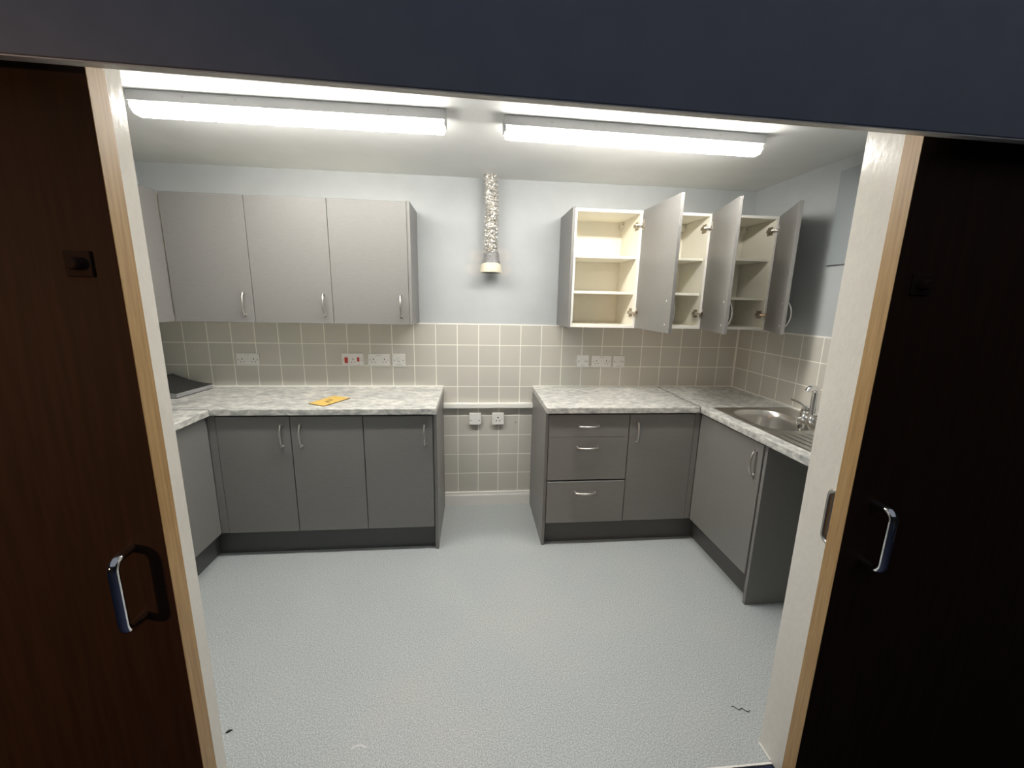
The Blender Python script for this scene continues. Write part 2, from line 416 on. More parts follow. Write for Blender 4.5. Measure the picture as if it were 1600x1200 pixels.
# --- closed wall units, left
GW = 'closed wall cabinets on the left'
xs = [-1.4765, -1.030, -0.579, -0.127]
names = ['grey wall cabinet at the left corner, handle low on its right edge',
         'grey wall cabinet in the middle of the three closed ones',
         'grey wall cabinet at the right end of the closed row, beside the side panel']
for i in range(3):
    x0, x1 = xs[i], xs[i + 1]
    t = thing('wall_cabinet', (x0, 0, WB), names[i], 'cabinet', GW)
    bm = BM(); carcass(bm, x0 + 0.001, x1 - 0.001, YW + DT + 0.001, -0.001, WB, WT); obj('body', bm, 'cream', t)
    d = obj('door', bxm(x0 + 0.0015, x1 - 0.0015, YW, YW + DT, WB, WT), 'grey', t, bevel=0.0012)
    bm = BM(); bow(bm, (x1 - 0.050, YW, WB + 0.110), (0, -1, 0), (0, 0, 1)); obj('handle', bm, 'satin', d, True)
t = tag(obj('side_panel', bxm(-0.1265, -0.1085, YW - 0.004, -0.0005, WB - 0.002, WT + 0.002), 'grey', bevel=0.001),
        'grey side panel closing the right end of the closed wall cabinets', 'panel')
t = thing('wall_cabinet', (XL, YW, WB), 'grey wall cabinet on the left wall, mostly hidden by the door jamb', 'cabinet')
bm = BM(); box(bm, XL + 0.001, -1.4965, -1.10, -0.002, WB, WT); obj('body', bm, 'cream', t)
obj('door', bxm(-1.496, -1.478, -0.860, YW - 0.002, WB, WT), 'grey', t, bevel=0.0012)
obj('door', bxm(-1.496, -1.478, -1.10, -0.863, WB, WT), 'grey', t, bevel=0.0012)

# --- open wall units, right
YR = -0.325
GR = 'open wall cabinets on the right'
tag(obj('side_panel', bxm(0.854, 0.8715, YR - 0.022, -0.0005, WB - 0.002, WT + 0.002), 'grey', bevel=0.001),
    'grey side panel closing the left end of the open wall cabinets', 'panel')
xr = [0.872, 1.3015, 1.7455, 2.194]
lab = ['open cream wall cabinet at the left of its row, all shelves in view',
       'open cream wall cabinet in the middle, half hidden by the first open door',
       'open cream wall cabinet at the right corner, its door near the side wall']
opens = [92, 76, 64]
SH = [(1.826, 1.608), (1.828, 1.610), (1.836, 1.588)]
for i in range(3):
    x0, x1 = xr[i], xr[i + 1]
    t = thing('open_wall_cabinet', (x0, 0, WB), lab[i], 'cabinet', GR)
    bm = BM(); carcass(bm, x0 + 0.0005, x1 - 0.0005, YR, -0.001, WB, WT, 0.0165); body = obj('body', bm, 'cream', t, bevel=0.0008)
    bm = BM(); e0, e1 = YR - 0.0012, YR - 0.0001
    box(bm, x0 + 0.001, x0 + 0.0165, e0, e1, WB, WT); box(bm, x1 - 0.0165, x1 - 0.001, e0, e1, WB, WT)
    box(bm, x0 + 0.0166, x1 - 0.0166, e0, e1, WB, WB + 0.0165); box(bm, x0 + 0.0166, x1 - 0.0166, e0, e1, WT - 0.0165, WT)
    obj('lit_front_edges', bm, 'warm_white', body)  # white strips: direct light on the carcass front edges put into colour
    for z in SH[i]:
        obj('shelf', bxm(x0 + 0.0175, x1 - 0.0175, YR + 0.022, -0.010, z - 0.016, z), 'cream', t, bevel=0.001)
    for sx_ in (x0 + 0.017, x1 - 0.017):
        s = 1 if sx_ < (x0 + x1) / 2 else -1
        bm = BM(); box(bm, min(sx_, sx_ + s * 0.026), max(sx_, sx_ + s * 0.026), -0.048, -0.0095, WT - 0.064, WT - 0.018)
        h = obj('hanging_bracket', bm, 'cream', t, bevel=0.004)
        bm = BM(); lathe(bm, [(0.004, -0.0486), (0.004, -0.0478)], (sx_ + s * 0.013, 0, WT - 0.034), 'y', 12); obj('screw', bm, 'hinge', h, True)
    # door, local frame: hinge edge at origin, leaf runs along -x, outer face towards -y
    dw = 0.440
    dbm = BM(); box(dbm, -dw, 0, -DT, 0, 0.0, WT - WB)
    d = obj('door', dbm, 'grey', t, bevel=0.0012, local=True)
    d.location = Vector((x1 - 0.004, YR - 0.002, WB)) - ORG[t.name]
    d.rotation_euler = (0, 0, math.radians(opens[i]))
    ORG[d.name] = Vector((0, 0, 0))
    bm = BM(); bow(bm, (-dw + 0.050, -DT, 0.110), (0, -1, 0), (0, 0, 1)); obj('handle', bm, 'satin', d, True, local=True)
    for z in (0.046, 0.174):
        bm = BM(); lathe(bm, [(0.0052, 0.0001), (0.0052, 0.0012), (0.003, 0.002)], (-dw + 0.050, 0, z), 'y', 14)
        obj('handle_screw', bm, 'white', d, True, local=True)
    for z in (0.098, 0.628):
        bm = BM(); box(bm, -0.036, -0.009, 0.0002, 0.0030, z - 0.030, z + 0.030); box(bm, -0.034, -0.011, 0.0031, 0.0075, z - 0.011, z + 0.011)
        obj('hinge_cup', bm, 'hinge', d, False, local=True)
    a = math.radians(opens[i])
    for z in (WB + 0.098, WB + 0.628):
        xi = x1 - 0.017
        bm = BM(); box(bm, xi - 0.003, xi, YR + 0.022, YR + 0.070, z - 0.026, z + 0.026)
        h = obj('hinge_plate', bm, 'hinge', t, bevel=0.001)
        tip = Vector((x1 - 0.004, YR - 0.002, z)) + Vector((-0.0215 * math.cos(a) - 0.006 * math.sin(a), -0.0215 * math.sin(a) + 0.006 * math.cos(a), 0))
        bm = BM(); box(bm, xi - 0.018, xi - 0.003, YR + 0.012, YR + 0.060, z - 0.010, z + 0.010)
        tube(bm, [Vector((xi - 0.011, YR + 0.016, z)), Vector((xi - 0.022, YR - 0.002, z)), tip], [0.0085, 0.0075, 0.007], 10, flat=1.4)
        obj('hinge_arm', bm, 'hinge', h)

# --- base units, back left
t = thing('base_cabinet', (-1.164, YD, 0), 'double-door grey base cabinet under the left worktop, its two handles side by side', 'cabinet')
bm = BM(); carcass(bm, -1.163, -0.3695, YD + DT + 0.001, -0.03, ZD0, ZU - 0.001, 0.016, False); obj('body', bm, 'grey', t)
for (a, b_, hx) in ((-1.163, -0.7715, -0.8175), (-0.7665, -0.3715, -0.7135)):
    d = obj('door', bxm(a, b_, YD, YD + DT, ZD0, ZD1), 'grey', t, bevel=0.0012)
    bm = BM(); bow(bm, (hx, YD, 0.763), (0, -1, 0), (0, 0, 1)); obj('handle', bm, 'satin', d, True)
t = thing('base_cabinet', (-0.3685, YD, 0), 'single-door grey base cabinet with its handle at the right, left of the gap', 'cabinet')
bm = BM(); carcass(bm, -0.3685, 0.0285, YD + DT + 0.001, -0.03, ZD0, ZU - 0.001, 0.016, False); obj('body', bm, 'grey', t)
d = obj('door', bxm(-0.3665, 0.0235, YD, YD + DT, ZD0, ZD1), 'grey', t, bevel=0.0012)
bm = BM(); bow(bm, (-0.0205, YD, 0.758), (0, -1, 0), (0, 0, 1)); obj('handle', bm, 'satin', d, True)
tag(obj('end_panel', bxm(0.0295, 0.0485, -0.566, -0.0005, 0.0, ZU - 0.0005), 'grey', bevel=0.001),
    'grey floor-standing end panel on the left side of the gap', 'panel')
tag(obj('corner_post', bxm(XdL + 0.0005, -1.1655, YD + 0.0015, YD + 0.019, ZD0, ZU - 0.001), 'grey', bevel=0.001),
    'narrow grey corner post between the left run and the double-door cabinet', 'filler')
tag(obj('plinth', bxm(XpL + 0.017, 0.0288, YP, YP + 0.016, 0.0, ZD0 - 0.001), 'plinth'), 'dark grey plinth under the back left base cabinets', 'plinth')
# --- left run
t = thing('base_cabinet', (XdL, -0.56, 0), 'plain grey base cabinet on the left run, half behind the left jamb', 'cabinet')
bm = BM(); box(bm, XL + 0.02, XdL - 0.019, -1.78, YD - 0.001, ZD0, ZU - 0.001); obj('body', bm, 'grey', t)
obj('door', bxm(XdL - 0.018, XdL, -1.16, YD - 0.0005, ZD0, ZD1), 'grey', t, bevel=0.0012)
d = obj('door', bxm(XdL - 0.018, XdL, -1.76, -1.164, ZD0, ZD1), 'grey', t, bevel=0.0012)
tag(obj('plinth', bxm(XpL, XpL + 0.016, -1.78, YP + 0.016, 0.0, ZD0 - 0.001), 'plinth'), 'dark grey plinth under the left run beside the left jamb', 'plinth')
# --- base units, back right
tag(obj('end_panel', bxm(0.6975, 0.7165, -0.566, -0.0005, 0.0, ZU - 0.0005), 'grey', bevel=0.001),
    'grey floor-standing end panel on the right side of the gap, beside the drawers', 'panel')
t = thing('drawer_unit', (0.718, YD, 0), 'grey unit of three drawers with bow handles, right of the gap', 'drawers')
bm = BM(); carcass(bm, 0.7175, 1.2155, YD + DT + 0.002, -0.03, ZD0, ZU - 0.001, 0.016, False); obj('body', bm, 'hole', t)
for k, (z0, z1, hz, dy) in enumerate(((0.7335, 0.8735, 0.8035, 0.0), (0.4535, 0.7305, 0.667, 0.0), (0.165, 0.441, 0.3715, 0.004))):
    d = obj('drawer', bxm(0.7195, 1.2135, YD - dy, YD + DT - dy, z0, z1), 'grey', t, bevel=0.0012)
    bm = BM(); bow(bm, (0.9605, YD - dy, hz), (0, -1, 0), (1, 0, 0)); obj('handle', bm, 'satin', d, True)
    if k: obj('top_edging', bxm(0.720, 1.213, YD - dy - 0.0004, YD + DT - dy - 0.001, z1 + 0.0001, z1 + 0.0016), 'edge', d)
t = thing('base_cabinet', (1.217, YD, 0), 'single-door grey base cabinet beside the drawers, handle at the left', 'cabinet')
bm = BM(); carcass(bm, 1.2165, 1.633, YD + DT + 0.001, -0.03, ZD0, ZU - 0.001, 0.016, False); obj('body', bm, 'grey', t)
d = obj('door', bxm(1.2185, 1.6315, YD, YD + DT, ZD0, ZD1), 'grey', t, bevel=0.0012)
bm = BM(); bow(bm, (1.2672, YD, 0.760), (0, -1, 0), (0, 0, 1)); obj('handle', bm, 'satin', d, True)
tag(obj('corner_post', bxm(1.6335, XdR - 0.0005, YD + 0.0015, YD + 0.0165, ZD0, ZU - 0.001), 'grey', bevel=0.001),
    'narrow grey corner post between the right base cabinet and the sink cabinet', 'filler')
tag(obj('plinth', bxm(0.7168, XpR - 0.017, YP, YP + 0.016, 0.0, ZD0 - 0.001), 'plinth'), 'dark grey plinth under the drawers and back right cabinet', 'plinth')
# --- sink run
t = thing('sink_cabinet', (XdR, -0.56, 0), 'grey sink base cabinet facing left, handle near its open side', 'cabinet')
bm = BM()
box(bm, XdR + 0.019, W - 0.03, -0.605, -0.590, ZD0, ZU - 0.001); box(bm, XdR + 0.019, W - 0.03, -1.1375, -1.1215, ZD0, ZU - 0.001)
box(bm, XdR + 0.019, W - 0.03, -1.121, -0.6055, ZD0, ZD0 + 0.016); box(bm, W - 0.03, W - 0.022, -1.1375, -0.590, ZD0, ZU - 0.001)
obj('body', bm, 'grey', t)
d = obj('door', bxm(XdR, XdR + DT, -1.1365, YD - 0.002, ZD0, ZD1), 'grey', t, bevel=0.0012)
bm = BM(); bow(bm, (XdR, -1.0942, 0.766), (-1, 0, 0), (0, 0, 1)); obj('handle', bm, 'satin', d, True)
tag(obj('end_panel', bxm(1.679, W - 0.002, -1.1575, -1.1385, 0.0, ZU - 0.0005), 'grey', bevel=0.001),
    'grey end panel beside the sink cabinet, facing the empty appliance space', 'panel')
tag(obj('plinth', bxm(XpR - 0.016, XpR, -1.138, YP + 0.016, 0.0, ZD0 - 0.001), 'plinth'), 'dark grey plinth under the sink cabinet', 'plinth')

# --- worktops
t = tag(obj('worktop', bxm(XL + 0.001, 0.0495, YT, -0.0008, ZU, ZW), 'top_x', bevel=0.004),
        'grey marbled worktop along the back wall left of the gap, with the yellow booklet', 'worktop')
bm = BM(); box(bm, XL + 0.002, 0.048, -0.007, -0.0004, ZW + 0.0001, ZW + 0.008); obj('sealant_bead', bm, 'warm_white', t)
obj('joint_strip', bxm(XL + 0.002, XtL - 0.001, YT - 0.0016, YT + 0.0003, ZU + 0.003, ZW + 0.0006), 'plinth', t)
tag(obj('worktop', bxm(XL + 0.001, XtL, -1.80, YT - 0.002, ZU, ZW), 'top_y', bevel=0.004),
    'grey marbled worktop running along the left wall, behind the left jamb', 'worktop')
t = tag(obj('worktop', bxm(0.6965, 1.6475, YT, -0.0008, ZU, ZW), 'top_x', bevel=0.004),
        'grey marbled worktop over the drawers, right of the gap', 'worktop')
bm = BM(); box(bm, 0.698, 1.655, -0.007, -0.0004, ZW + 0.0001, ZW + 0.008); obj('sealant_bead', bm, 'warm_white', t)
obj('joint_strip', bxm(1.6477, 1.6497, YT, -0.002, ZU + 0.003, ZW + 0.0006), 'plinth', t)
# sink top with cut-out
X0, X1 = 1.650, W - 0.001
HX0, HX1, HY0, HY1 = 1.745, 2.075, -1.085, -0.665
bm = BM(); 
gx = [X0, HX0, HX1, X1]; gy = [-1.80, HY0, HY1, -0.0008]
vt = {}
for zi, z in enumerate((ZU, ZW)):
    for i, x in enumerate(gx):
        for j, y in enumerate(gy): vt[i, j, zi] = bm.verts.new((x, y, z))
for i in range(3):
    for j in range(3):
        if (i, j) == (1, 1): continue
        for zi in (0, 1): bm.faces.new([vt[a, c, zi] for a, c in ((i, j), (i + 1, j), (i + 1, j + 1), (i, j + 1))])
def side(a, c): bm.faces.new((vt[(*a, 0)], vt[(*c, 0)], vt[(*c, 1)], vt[(*a, 1)]))
for k in range(3):
    side((k, 0), (k + 1, 0)); side((k, 3), (k + 1, 3)); side((0, k), (0, k + 1)); side((3, k), (3, k + 1))
side((1, 1), (2, 1)); side((1, 2), (2, 2)); side((1, 1), (1, 2)); side((2, 1), (2, 2))
t = tag(obj('worktop', bm, 'top_y', bevel=0.004), 'grey marbled worktop along the right wall, holding the steel sink', 'worktop')
bm = BM(); box(bm, W - 0.007, W - 0.0004, -1.79, -0.008, ZW + 0.0001, ZW + 0.008); box(bm, 1.652, W - 0.0075, -0.007, -0.0004, ZW + 0.0001, ZW + 0.008)
obj('sealant_bead', bm, 'warm_white', t)

# --- sink
SX0, SX1, SY0, SY1 = 1.712, 2.200, -1.60, -0.622
t = thing('sink', (SX0, SY1, ZW), 'inset stainless steel sink with rounded bowl and drainer', 'sink')
def sup(cx, cy, rx, ry, z, n=64, e=3.0):
    pts = []
    for k in range(n):
        a = 2 * math.pi * k / n + math.pi / 4
        c, s = math.cos(a), math.sin(a)
        pts.append((cx + rx * math.copysign(abs(c) ** (2 / e), c), cy + ry * math.copysign(abs(s) ** (2 / e), s), z))
    return pts
def rect(x0, x1, y0, y1, z, n=64):
    pts = []; cx, cy = (x0 + x1) / 2, (y0 + y1) / 2
    for k in range(n):
        a = 2 * math.pi * k / n + math.pi / 4
        c, s = math.cos(a), math.sin(a); q = 1 / max(abs(c), abs(s))
        pts.append((cx + (x1 - x0) / 2 * c * q, cy + (y1 - y0) / 2 * s * q, z))
    return pts
bcx, bcy, brx, bry = 1.905, -0.876, 0.152, 0.194
YB = -1.090
bm = BM()
loft(bm, [rect(SX0, SX1, YB, SY1, ZW + 0.0006), rect(SX0 + 0.001, SX1 - 0.001, YB, SY1 - 0.001, ZW + 0.004), rect(SX0 + 0.008, SX1 - 0.008, YB + 0.001, SY1 - 0.008, ZW + 0.0035),
          sup(bcx, bcy, brx + 0.012, bry + 0.012, ZW + 0.003), sup(bcx, bcy, brx + 0.006, bry + 0.006, ZW + 0.0035), sup(bcx, bcy, brx, bry, ZW - 0.003),
          sup(bcx, bcy, brx - 0.006, bry - 0.006, ZW - 0.03), sup(bcx, bcy, brx - 0.012, bry - 0.012, ZW - 0.125), sup(bcx, bcy, brx - 0.02, bry - 0.02, ZW - 0.145),
          sup(bcx, bcy, brx - 0.045, bry - 0.045, ZW - 0.155), sup(bcx, bcy, 0.045, 0.045, ZW - 0.16, e=2)])
bowl = obj('bowl', bm, 'steel', t, True)
bm = BM(); lathe(bm, [(0.043, ZW - 0.1595), (0.043, ZW - 0.157), (0.032, ZW - 0.157), (0.028, ZW - 0.1585)], (bcx, bcy, 0)); obj('waste', bm, 'chrome', bowl, True)
# drainer: grooved grid
bm = BM(); nx, ny = 96, 20
gr = [[None] * (ny + 1) for _ in range(nx + 1)]
for i in range(nx + 1):
    for j in range(ny + 1):
        x = SX0 + (SX1 - SX0) * i / nx; y = YB - (YB - SY0) * j / ny
        u = (x - SX0) / (SX1 - SX0)
        z = ZW + 0.0035
        if 0.07 < u < 0.80 and 2 <= j <= ny - 2:
            z += 0.0032 * (max(0, math.sin(u * 2 * math.pi * 11)) ** 2) - 0.001
        if i in (0, nx) or j == ny: z = ZW + 0.0006
        gr[i][j] = bm.verts.new((x, y, z))
for i in range(nx):
    for j in range(ny): bm.faces.new((gr[i][j], gr[i + 1][j], gr[i + 1][j + 1], gr[i][j + 1]))
obj('drainer', bm, 'steel', t, True)

# --- mixer tap on the rear ledge
SY0_TAP = -0.889; TX = 2.130; TZ = ZW + 0.0045
t = thing('mixer_tap', (TX, -0.93, TZ), 'chrome mixer tap with curved spout behind the sink bowl', 'tap')
bm = BM(); tube(bm, [(TX, -1.045, TZ + 0.022), (TX, -0.815, TZ + 0.022)], 0.0165, 18)
for y in (-1.02, SY0_TAP, -0.84): tube(bm, [(TX, y, TZ), (TX, y, TZ + 0.004), (TX, y, TZ + 0.012), (TX, y, TZ + 0.03)], [0.027, 0.027, 0.022, 0.019], 20)
obj('body', bm, 'chrome', t, True)
SY = -0.889
bm = BM(); sp = [(TX, SY, TZ + 0.03), (TX, SY, TZ + 0.06), (TX - 0.001, SY, TZ + 0.11), (TX - 0.002, SY, TZ + 0.150)]
for i in range(1, 13):
    a = math.pi * i / 12 * 0.90
    sp.append((TX - 0.002 - 0.027 * (1 - math.cos(a)), SY, TZ + 0.150 + 0.027 * math.sin(a)))
tube(bm, sp, [0.023, 0.0205, 0.0195, 0.019] + [0.019 - 0.0003 * i for i in range(1, 13)], 18)
obj('spout', bm, 'chrome', t, True)
for y, s in ((-0.84, 1), (-1.02, -1)):
    bm = BM(); tube(bm, [(TX, y, TZ + 0.03), (TX, y, TZ + 0.036), (TX, y, TZ + 0.058), (TX, y, TZ + 0.066)], [0.021, 0.0235, 0.021, 0.012], 20)
    v_ = obj('valve', bm, 'chrome', t, True)
    bm = BM(); tube(bm, [(TX, y, TZ + 0.054), (TX - 0.008, y + s * 0.035, TZ + 0.070), (TX - 0.014, y + s * 0.085, TZ + 0.078), (TX - 0.016, y + s * 0.097, TZ + 0.080)], [0.0075, 0.0062, 0.0075, 0.005], 14, flat=1.3)
    obj('lever', bm, 'chrome', v_, True)
# plug on its chain, hanging over the rear rim of the bowl
t = thing('sink_plug', (2.04, -0.87, ZW), 'plug with chrome chain hanging into the sink bowl', 'plug')
bm = BM()
ch = [(2.093, -0.862, ZW + 0.006), (2.075, -0.864, ZW + 0.0065), (2.058, -0.868, ZW + 0.008), (2.048, -0.872, ZW + 0.001), (2.043, -0.884, ZW - 0.016), (2.040, -0.902, ZW - 0.026), (2.037, -0.918, ZW - 0.024)]
tube(bm, ch, 0.0022, 8); obj('chain', bm, 'chrome', t, True)
bm = BM(); c = Vector((2.032, -0.928, ZW - 0.026)); ax = Vector((-0.80, -0.1, 0.58)).normalized()
tube(bm, [c, c + ax * 0.004, c + ax * 0.007], [0.018, 0.021, 0.019], 20); pl = obj('stopper', bm, 'chrome', t, True)
bm = BM(); tube(bm, [c + ax * 0.0072, c + ax * 0.0085], [0.013, 0.011], 20); obj('plug_face', bm, 'black', pl, True)

# ------------------------------------------------------------------ electrical plates
def plate(name, x0, x1, z0, z1, label, cat, group, depth=0.011):
    t = thing(name, ((x0 + x1) / 2, 0, z0), label, cat, group)
    obj('faceplate', bxm(x0, x1, -depth, -0.0004, z0, z1), 'white', t, bevel=0.002)
    return t, -depth
def dot(t, name, m, x, z, y, r=0.004):
    bm = BM(); lathe(bm, [(r, y - 0.0006), (r, y + 0.0002)], (x, 0, z), 'y', 10); return obj(name, bm, m, t)
def hole_slot(t, x, z, y, w_, h_):
    bm = BM(); slot(bm, x, z, y, w_, h_); return obj('pin_hole', bm, 'hole', t)
def slot(bm, x, z, y, w_, h_, d=0.0006): box(bm, x - w_ / 2, x + w_ / 2, y - d, y + 0.0003, z - h_ / 2, z + h_ / 2)
def gang(t, x, z, y):
    hole_slot(t, x, z + 0.008, y, 0.005, 0.010); hole_slot(t, x - 0.011, z - 0.012, y, 0.007, 0.0045); hole_slot(t, x + 0.011, z - 0.012, y, 0.007, 0.0045)
GS = 'white double sockets on the back wall tiles'
def double_socket(x0, z0, label):
    x1, z1 = x0 + 0.146, z0 + 0.086
    t, y = plate('double_socket', x0, x1, z0, z1, label, 'socket', GS)
    gang(t, x0 + 0.036, z0 + 0.040, y); gang(t, x1 - 0.036, z0 + 0.040, y)
    for sx_ in (x0 + 0.012, x1 - 0.012): dot(t, 'fixing_screw', 'mark', sx_, z0 + 0.043, y)
    for sx_ in (-0.009, 0.009):
        obj('rocker_switch', bxm((x0 + x1) / 2 + sx_ - 0.0065, (x0 + x1) / 2 + sx_ + 0.0065, y - 0.0025, y - 0.0002, z0 + 0.034, z0 + 0.056), 'white', t, bevel=0.001)
    bm = BM(); slot(bm, (x0 + x1) / 2, z0 + 0.075, y, 0.030, 0.003); obj('lettering', bm, 'mark', t)
double_socket(-1.328, 1.069, 'white double socket alone on the tiles at the left, above the folder')
double_socket(-0.4645, 1.072, 'white double socket right of the red-switched cooker panel')
double_socket(1.1255, 1.0705, 'white double socket between two square plates under the open cabinets')
t, y = plate('cooker_switch', -0.642, -0.496, 1.0725, 1.1585, 'white cooker control plate with two red rockers and one socket', 'switch', None)
obj('rocker_switch', bxm(-0.622, -0.600, y - 0.004, y - 0.0002, 1.092, 1.132), 'red', t, bevel=0.0015)['label'] = 'large red rocker'
obj('rocker_switch', bxm(-0.538, -0.523, y - 0.003, y - 0.0002, 1.103, 1.133), 'red', t, bevel=0.0012)['label'] = 'small red rocker'
gang(t, -0.566, 1.110, y)
for sx_ in (-0.632, -0.508): dot(t, 'fixing_screw', 'red', sx_, 1.114, y, 0.003)
bm = BM(); slot(bm, -0.530, 1.083, y, 0.014, 0.0028); obj('lettering', bm, 'mark', t)
GF = 'square switched spur plates'
def spur(x0, z0, label, kind):
    x1, z1 = x0 + 0.0885, z0 + 0.089
    t, y = plate('spur_plate', x0, x1, z0, z1, label, 'switch', GF)
    cx, cz = (x0 + x1) / 2, (z0 + z1) / 2
    if kind == 'ring':
        bm = BM(); tube(bm, [(cx + 0.013 * math.cos(a / 16 * 2 * math.pi), y - 0.0004, cz + 0.004 - 0.013 * math.sin(a / 16 * 2 * math.pi)) for a in range(2, 16)], 0.0011, 6)
        slot(bm, cx, cz - 0.010, y, 0.012, 0.005); obj('flex_outlet', bm, 'mark', t)
    else:
        obj('rocker_switch', bxm(cx - 0.012, cx + 0.008, y - 0.003, y - 0.0002, cz - 0.012, cz + 0.014), 'white', t, bevel=0.0015)
        bm = BM(); slot(bm, cx + 0.016, cz, y, 0.003, 0.018); obj('fuse_holder', bm, 'mark', t)
    for sx_ in (x0 + 0.014, x1 - 0.014): dot(t, 'fixing_screw', 'hole', sx_, cz, y, 0.0036)
    bm = BM(); slot(bm, cx, z0 + 0.013, y, 0.040 if kind != 'dash' else 0.022, 0.0035); obj('lettering', bm, 'mark', t)
spur(-0.2995, 1.0695, 'white square spur plate at the right end of the left plates', 'ring')
spur(1.0145, 1.0695, 'white square spur plate left of the double socket under the open cabinets', 'dash')
spur(1.2845, 1.0685, 'white square spur plate right of the double socket under the open cabinets', 'sw')
t, y = plate('blanking_plate', 0.2345, 0.3185, 0.645, 0.730, 'white blank square plate on the left under the trunking', 'outlet', None, 0.030)
for sx_ in (0.246, 0.307): dot(t, 'fixing_screw', 'hole', sx_, 0.676, y)
t, y = plate('round_pin_socket', 0.4005, 0.4860, 0.644, 0.7305, 'white three-hole socket on the right under the trunking', 'socket', None, 0.030)
for a in ((0.4435, 0.697, y, 0.0055), (0.4315, 0.674, y, 0.0045), (0.4555, 0.674, y, 0.0045)): dot(t, 'pin_hole', 'hole', *a)
for sx_ in (0.412, 0.475): dot(t, 'fixing_screw', 'mark', sx_, 0.688, y, 0.0032)
t = thing('cable_trunking', (0.05, 0, 0.767), 'white trunking rail across the gap between the worktops', 'trunking')
obj('rail', bxm(0.0495, 0.6965, -0.034, -0.0004, 0.767, 0.8055), 'warm_white', t, bevel=0.002)
obj('cover_strip', bxm(0.0495, 0.6965, -0.0365, -0.0342, 0.772, 0.8005), 'warm_white', t, bevel=0.001)
t = thing('wall_plug', (0.575, 0, 0.646), 'small dark wall fixing on a tile right of the three-hole socket', 'fixing')
bm = BM(); tube(bm, [(0.575 + 0.008 * math.cos(a * math.pi / 8), -0.002, 0.650 + 0.008 * math.sin(a * math.pi / 8)) for a in range(0, 15)], 0.0016, 6); obj('ring', bm, 'mark', t, True)
dot(t, 'screw', 'hole', 0.577, 0.653, -0.001, 0.003)

# ------------------------------------------------------------------ ceiling lamps
def lamp(cx, cy, length, rz, label):
    t = thing('batten_lamp', (cx, cy, ZC), label, 'ceiling light', 'linear ceiling lamps', rz)
    h = length / 2
    bm = BM(); box(bm, -h, h, -0.0395, 0.0395, -0.040, -0.0005)
    tr = obj('tray', bm, 'tray', t, bevel=0.002, local=True)
    for sx_ in (-1, 1):
        x = sx_ * (h - 0.006)
        bm = BM(); box(bm, x - 0.006, x + 0.006, -0.0362, 0.0362, -0.064, -0.0402); obj('end_cap', bm, 'tray', t, bevel=0.006, local=True)
    for x in (-0.66 * h, -0.34 * h, 0.62 * h):
        bm = BM(); lathe(bm, [(0.0045, -0.0401), (0.0045, -0.0393)], (x, 0, -0.018), 'y', 12); obj('screw', bm, 'mark', tr, local=True)
    bm = BM()
    prof = [(-0.0345, -0.0405), (-0.0345, -0.062)] + [(-0.0345 + 0.018 * (1 - math.cos(a)), -0.062 - 0.018 * math.sin(a)) for a in [math.pi / 2 * k / 6 for k in range(1, 7)]]
    prof = prof + [(-y, z) for y, z in prof[::-1]]
    n = len(prof)
    A = [bm.verts.new((-h + 0.0125, y, z)) for y, z in prof]; B = [bm.verts.new((h - 0.0125, y, z)) for y, z in prof]
    for k in range(n): bm.faces.new((A[k], A[(k + 1) % n], B[(k + 1) % n], B[k]))
    bm.faces.new(A); bm.faces.new(B)
    obj('diffuser', bm, 'glow', t, local=True)
lamp(-0.476, -0.926, 1.246, 0.0, 'lit linear ceiling lamp on the left, its end by the left jamb')
lamp(1.010, -0.893, 1.232, math.radians(1.6), 'lit linear ceiling lamp on the right, beyond the foil duct')

# ------------------------------------------------------------------ foil extractor duct
t = thing('flexible_duct', (0.378, -0.066, 1.80), 'crinkled silver foil duct hanging from the ceiling against the back wall', 'duct')
random.seed(4)
bm = BM(); nr, ns = 96, 30
rings = []
for i in range(nr + 1):
    u = i / nr; z = ZC - 0.001 - u * (ZC - 1.835); cx = 0.372 + 0.010 * u + 0.004 * math.sin(u * 5); cy = -0.062 - 0.010 * u
    ring = []
    for k in range(ns):
        a = 2 * math.pi * k / ns
        ph = 2 * math.pi * (u * 17) + a + 0.7 * math.sin(3 * a)
        r = 0.0460 + 0.0050 * math.sin(ph) + random.uniform(-0.0034, 0.0034)
        ring.append(bm.verts.new((cx + r * math.cos(a), cy + r * math.sin(a), z + random.uniform(-0.0022, 0.0022) * (0 < i < nr))))
    rings.append(ring)
for a_, c_ in zip(rings, rings[1:]):
    for k in range(ns): bm.faces.new((a_[k], a_[(k + 1) % ns], c_[(k + 1) % ns], c_[k]))
obj('foil_hose', bm, 'foil', t)
bm = BM(); tube(bm, [(0.382, -0.072, 1.845), (0.382, -0.072, 1.835), (0.3815, -0.074, 1.812), (0.381, -0.076, 1.800), (0.380, -0.078, 1.792), (0.380, -0.078, 1.770)], [0.049, 0.0515, 0.054, 0.0545, 0.060, 0.062], 30)
obj('tape_wrap', bm, 'tape', t, True)
bm = BM(); tube(bm, [(0.380, -0.080, 1.772), (0.380, -0.0805, 1.768), (0.379, -0.082, 1.722), (0.379, -0.082, 1.718)], [0.060, 0.066, 0.0735, 0.0725], 36)
fl = obj('spigot', bm, 'ivory', t, True)
bm = BM(); tube(bm, [(0.379, -0.082, 1.7177), (0.379, -0.082, 1.7172)], [0.064, 0.064], 30); obj('opening', bm, 'hole', fl)

# ------------------------------------------------------------------ small things
tag(obj('access_panel', bxm(W - 0.006, W + 0.0065, -1.29, -0.689, 1.766, 2.257), 'panelgrey', bevel=0.001),
    'blue-grey board on the right wall, partly behind the right jamb', 'panel')
